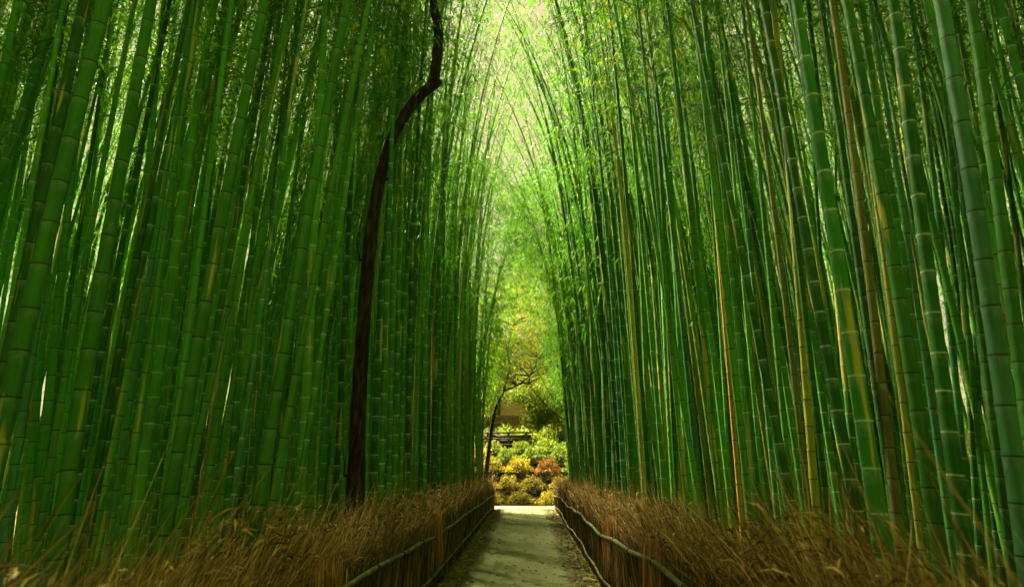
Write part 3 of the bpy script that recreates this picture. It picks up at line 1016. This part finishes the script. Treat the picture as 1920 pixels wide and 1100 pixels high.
tag(link('fallen_leaves', g.mesh('fallen_leaves', [M['litter']])), 'dry bamboo leaves scattered along the edges of the path', 'fallen leaves', None, 'stuff')
g = Geo()
n = 26000
xx = rng.uniform(1.6, 13, n) * np.where(rng.uniform(0, 1, n) < 0.6, -1, 1); yy = rng.uniform(1.0, 24, n)
a = rng.uniform(0, 6.28, n)
leaf_quads(np.stack([xx, yy, gz(xx, yy) + rng.uniform(0.005, 0.06, n)], -1), np.stack([np.cos(a), np.sin(a), rng.normal(0.15, 0.3, n)], -1), rng.uniform(0.08, 0.18, n), rng.uniform(0.02, 0.05, n), g, 0, 0.1)
M['litter2'] = mat_island('grove_litter', [(0, (0.13, 0.10, 0.025)), (0.5, (0.32, 0.26, 0.06)), (1.0, (0.46, 0.40, 0.11))], 0.8)
tag(link('leaf_litter', g.mesh('leaf_litter', [M['litter2']])), 'yellow dry leaves covering the ground inside the grove', 'leaf litter', None, 'stuff')

# ------------------------------------------------------------------ the bank at the end of the path
M['gold'] = mat_leaf('golden_leaf', [(0.0, (0.02, 0.028, 0.004)), (0.35, (0.09, 0.08, 0.006)), (0.7, (0.20, 0.18, 0.012)), (1.0, (0.34, 0.29, 0.03))], 0.35)
M['rust'] = mat_leaf('rust_leaf', [(0.0, (0.04, 0.02, 0.008)), (0.5, (0.11, 0.048, 0.012)), (1.0, (0.18, 0.09, 0.018))], 0.35)
M['olive'] = mat_leaf('olive_leaf', [(0.0, (0.03, 0.07, 0.007)), (0.5, (0.08, 0.14, 0.013)), (1.0, (0.19, 0.21, 0.03))], 0.4)
M['pale_leaf'] = mat_leaf('pale_leaf', [(0.0, (0.05, 0.085, 0.012)), (0.5, (0.11, 0.14, 0.02)), (1.0, (0.20, 0.20, 0.04))], 0.5)


def clump(n, rx, ry, rz, L, W, seed):
    rr = np.random.default_rng(seed)
    v = rr.normal(size=(n, 3)); v /= np.linalg.norm(v, axis=1, keepdims=True)
    v[:, 2] = np.abs(v[:, 2])
    rad = 0.55 + 0.45 * rr.uniform(0, 1, n) ** 0.5
    lump = 1 + 0.22 * np.sin(v[:, 0] * 5 + seed) * np.sin(v[:, 1] * 6 + seed * 2) + 0.15 * np.sin(v[:, 2] * 9)
    p = v * (rad * lump)[:, None] * np.array((rx, ry, rz))
    g = Geo()
    leaf_quads(p, v + rr.normal(size=(n, 3)) * 0.6, rr.uniform(0.7, 1.3, n) * L, rr.uniform(0.7, 1.3, n) * W, g)
    return g


SHRUB = {}
for key in ('gold', 'rust', 'olive'):
    SHRUB[key] = [clump(900, 0.62, 0.55, 0.55, 0.11, 0.06, 300 + q).mesh('foliage', [M[key]]) for q in range(3)]
gs = Geo()
for q in range(7):
    a = q * 0.9
    tube(gs, [(0, 0, -0.1), (0.15 * math.cos(a), 0.15 * math.sin(a), 0.2), (0.35 * math.cos(a), 0.35 * math.sin(a), 0.42)], [0.02, 0.015, 0.006], 5)
STEMS = gs.mesh('stems', [M['bark_grey']])
rows = [(27.5, 0.95), (28.9, 1.0), (30.3, 1.05), (31.6, 1.1), (32.7, 1.1)]
names_row = ['lowest row beside the gravel', 'second row up the bank', 'third row up the bank', 'fourth row up the bank', 'top row below the timber wall']
for ri, (yy, sc0) in enumerate(rows):
    for xi in np.arange(-4.6, 4.4, 1.4):
        x = xi + (0.7 if ri % 2 else 0) + random.uniform(-0.15, 0.15)
        y = yy + random.uniform(-0.2, 0.2)
        key = 'gold'
        if ri in (2, 3) and x > 1.0: key = 'rust' if ri == 2 and x < 2.2 else 'olive'
        if ri == 4: key = random.choice(('gold', 'olive', 'olive'))
        if ri == 3 and random.random() < 0.3: key = 'olive'
        o = empty('shrub', (x, y, float(gz(x, y)) - 0.05))
        o.rotation_euler.z = random.uniform(0, 6.28)
        o.scale = [sc0 * random.uniform(0.85, 1.15)] * 3
        colw = {'gold': 'golden yellow', 'rust': 'rust red', 'olive': 'olive green'}[key]
        tag(o, f'rounded {colw} shrub, {names_row[ri]}', 'shrub', 'rounded shrubs planted in rows on the bank')
        link('foliage', random.choice(SHRUB[key]), o)
        link('stems', STEMS, o)

k_ = 0
for (x, y) in [(-2.4, 35.1), (-1.3, 35.3), (-0.2, 35.0), (0.9, 35.2), (-4.4, 36.0), (-2.9, 36.4), (-1.2, 36.0), (2.6, 36.2), (4.2, 36.6), (-3.6, 38.5), (-1.9, 38.8), (1.9, 38.6), (3.4, 39.2), (0.4, 36.6), (5.5, 38), (-5.6, 38)]:
    o = empty('shrub', (x, y, float(gz(x, y)) - 0.05))
    o.rotation_euler.z = random.uniform(0, 6.28)
    o.scale = [random.uniform(1.5, 2.1)] * 3
    tag(o, f'large rounded olive green shrub on the slope {"just above" if y < 37 else "well above"} the timber wall', 'shrub', 'large shrubs above the timber wall')
    link('foliage', random.choice(SHRUB['olive']), o)
    link('stems', STEMS, o)

# timber retaining wall and rail on the bank
M['timber'] = mat_noise('dark_timber', [(0.3, (0.018, 0.010, 0.005)), (0.7, (0.06, 0.035, 0.018))], 5, (0.4, 3, 3), 5, 0.85, 0.4, 0.01)
M['timber_pale'] = mat_noise('grey_timber', [(0.3, (0.05, 0.036, 0.022)), (0.7, (0.10, 0.078, 0.05))], 5, (0.4, 3, 3), 5, 0.85, 0.4, 0.01)


def boxq(g, x0, x1, y0, y1, z0, z1, m=0):
    v = [(x0, y0, z0), (x1, y0, z0), (x1, y1, z0), (x0, y1, z0), (x0, y0, z1), (x1, y0, z1), (x1, y1, z1), (x0, y1, z1)]
    f = [(0, 3, 2, 1), (4, 5, 6, 7), (0, 1, 5, 4), (1, 2, 6, 5), (2, 3, 7, 6), (3, 0, 4, 7)]
    g.add(v, f, m)


wl = empty('timber_wall', (-0.6, 34.0, float(gz(-0.6, 34.0))))
tag(wl, 'dark timber retaining wall on the bank at the end of the path', 'wall')
g = Geo()
zz = -0.3
for q in range(5):
    h = 0.24 + random.uniform(-0.02, 0.02)
    boxq(g, -1.9 + random.uniform(-0.05, 0.05), 0.7 + random.uniform(-0.1, 0.1), -0.12 + random.uniform(-0.02, 0.02), 0.12, zz, zz + h - 0.02)
    zz += h
link('planks', g.mesh('planks', [M['timber']]), wl)
for xq in (-1.7, -0.5, 0.5):
    g = Geo(); boxq(g, xq - 0.06, xq + 0.06, -0.26, -0.145, -0.4, 1.1); link('post', g.mesh('post', [M['timber_pale']]), wl)
for zq in (0.28, 0.62, 0.96):
    g = Geo(); boxq(g, -2.1, 0.9, -0.34, -0.265, zq, zq + 0.09); link('rail', g.mesh('rail', [M['timber_pale']]), wl)


def branching_tree(name, base, polys, leaves, label, mat_b, mat_l, group=None, crown_r=None, seed=0):
    t = empty(name, base)
    tag(t, label, 'tree', group)
    g = Geo()
    pts_, rr_ = polys[0]
    sp = spline([np.array(p) for p in pts_], 4)
    tube(g, sp, list(np.interp(np.linspace(0, 1, len(sp)), np.linspace(0, 1, len(rr_)), rr_)), 9, 0, 0.05)
    link('trunk', g.mesh('trunk', [mat_b], True), t)
    g = Geo()
    for pts_, rr_ in polys[1:]:
        sp = spline([np.array(p) for p in pts_], 4)
        tube(g, sp, list(np.interp(np.linspace(0, 1, len(sp)), np.linspace(0, 1, len(rr_)), rr_)), 6, 0, 0.04)
    link('branches', g.mesh('branches', [mat_b], True), t)
    link('crown', leaves.mesh('crown', [mat_l]), t)
    return t


def thin_branches(start, n, seed, span, rise, r0=0.02):
    rr = np.random.default_rng(seed)
    out = []
    for i in range(n):
        s = np.array(start[rr.integers(0, len(start))], dtype=float)
        a = rr.uniform(0, 6.28); ln = rr.uniform(0.5, 1) * span
        h = np.array((math.cos(a), math.sin(a) * 0.6, 0))
        m1 = s + h * ln * 0.45 + np.array((0, 0, rr.uniform(0.1, 0.5) * rise))
        e = m1 + h * ln * 0.5 + rr.normal(size=3) * 0.2 + np.array((0, 0, rr.uniform(-0.1, 0.6) * rise))
        out.append(([s, m1, e], [r0, r0 * 0.6, r0 * 0.25]))
    return out


def rel(px, py, dep, o):
    return np.array(at(px, py, dep)) - np.array(o)


# left bare tree leaning into the opening
o = (at(905, 930, 25.2).x, 25.2, 0.2)
main = ([(0, 0, 0), rel(918, 830, 25.2, o), rel(928, 770, 25.2, o), rel(944, 733, 25.2, o)], [0.11, 0.09, 0.075, 0.06])
b1 = ([rel(944, 733, 25.2, o), rel(955, 690, 25.4, o), rel(952, 655, 25.6, o), rel(962, 610, 25.8, o)], [0.05, 0.04, 0.03, 0.012])
b2 = ([rel(944, 733, 25.2, o), rel(970, 722, 25.0, o), rel(992, 705, 24.8, o), rel(1012, 672, 24.6, o)], [0.045, 0.035, 0.025, 0.01])
sts = [b1[0][2], b1[0][3], b2[0][2], b2[0][3], b2[0][1]]
lv = Geo()
n = 600
bb = np.array(sts)[rng.integers(0, 5, n)] + rng.normal(size=(n, 3)) * np.array((0.55, 0.6, 0.45)) + np.array((0, 0, 0.35))
leaf_quads(bb, rng.normal(size=(n, 3)), rng.uniform(0.07, 0.13, n), rng.uniform(0.03, 0.05, n), lv)
branching_tree('slender_tree', o, [main, b1, b2] + thin_branches(sts, 30, 5, 1.4, 0.8, 0.03), lv, 'slender dark forked tree leaning into the left of the path opening', M['bark'], M['olive'])
# right bare tree
o = (at(1080, 930, 25.4).x, 25.4, 0.2)
main = ([(0, 0, 0), rel(1072, 850, 25.4, o), rel(1062, 780, 25.4, o), rel(1052, 720, 25.4, o), rel(1040, 660, 25.6, o)], [0.10, 0.08, 0.06, 0.05, 0.02])
b1 = ([rel(1064, 790, 25.4, o), rel(1040, 775, 25.2, o), rel(1020, 755, 25.0, o), rel(990, 720, 24.8, o)], [0.04, 0.03, 0.022, 0.008])
b2 = ([rel(1058, 750, 25.4, o), rel(1035, 742, 25.4, o), rel(1010, 700, 25.4, o)], [0.03, 0.022, 0.008])
sts = [b1[0][2], b1[0][3], b2[0][2], main[0][4], main[0][3]]
lv = Geo()
bb = np.array(sts)[rng.integers(0, 5, n)] + rng.normal(size=(n, 3)) * np.array((0.5, 0.6, 0.45)) + np.array((0, 0, 0.35))
leaf_quads(bb, rng.normal(size=(n, 3)), rng.uniform(0.07, 0.13, n), rng.uniform(0.03, 0.05, n), lv)
branching_tree('slender_tree', o, [main, b1, b2] + thin_branches(sts, 30, 9, 1.4, 0.8, 0.03), lv, 'slender bare tree reaching in from the right of the path opening', M['bark'], M['olive'])

# trees on the slope behind
spots = [(-4.0, 40, 6.0, 'olive'), (0.6, 37.5, 4.6, 'olive'), (3.2, 39, 5.2, 'olive'), (1.9, 46, 11, 'pale_leaf'), (-2.6, 50, 14, 'pale_leaf'), (6.5, 47, 12, 'olive'), (-8, 48, 13, 'olive'), (2.5, 60, 16, 'olive'), (-11, 60, 15, 'olive'), (11, 58, 15, 'olive'), (-1.5, 70, 15, 'olive'), (4.8, 82, 16, 'pale_leaf'), (0.6, 96, 18, 'olive')]
tl = ['olive tree on the slope left of the timber wall', 'short olive tree right above the timber wall', 'olive tree on the slope right of the timber wall', 'pale tree rising behind the middle of the path opening', 'pale tall tree behind the left of the path opening', 'olive tree on the slope behind the right grove', 'olive tree on the slope behind the left grove', 'tall olive tree farthest back behind the right of the opening', 'olive tree far back behind the left grove', 'olive tree far back behind the right grove', 'olive tree high on the hill over the left half of the timber wall', 'pale tree high on the hill over the right half of the opening', 'farthest olive tree on the hill crest in the middle of the opening']
for q, (x, y, h, key) in enumerate(spots):
    z0 = float(gz(x, y))
    o = (x, y, z0 - 0.1)
    main = ([(0, 0, 0), (0.1, 0, h * 0.3), (-0.1, 0.1, h * 0.6), (0.05, 0, h * 0.9)], [0.02 * h, 0.016 * h, 0.010 * h, 0.003 * h])
    st = [(0.1, 0, h * 0.3), (0, 0.05, h * 0.45), (-0.1, 0.1, h * 0.6), (0, 0, h * 0.75)]
    tb = thin_branches(st, 22, 60 + q, h * 0.38, h * 0.16, 0.006 * h)
    rr = np.random.default_rng(800 + q)
    lv = Geo()
    ends = np.array([p[0][2] for p in tb] + [p[0][1] for p in tb])
    nl = 6500
    bb = ends[rr.integers(0, len(ends), nl)] + rr.normal(size=(nl, 3)) * h * np.array((0.065, 0.065, 0.05))
    leaf_quads(bb, rr.normal(size=(nl, 3)) + np.array((0, 0, -0.2)), rr.uniform(0.12, 0.24, nl), rr.uniform(0.06, 0.12, nl), lv)
    branching_tree('slope_tree', o, [main] + tb, lv, tl[q], M['bark_grey'], M[key], 'trees on the slope beyond the path')
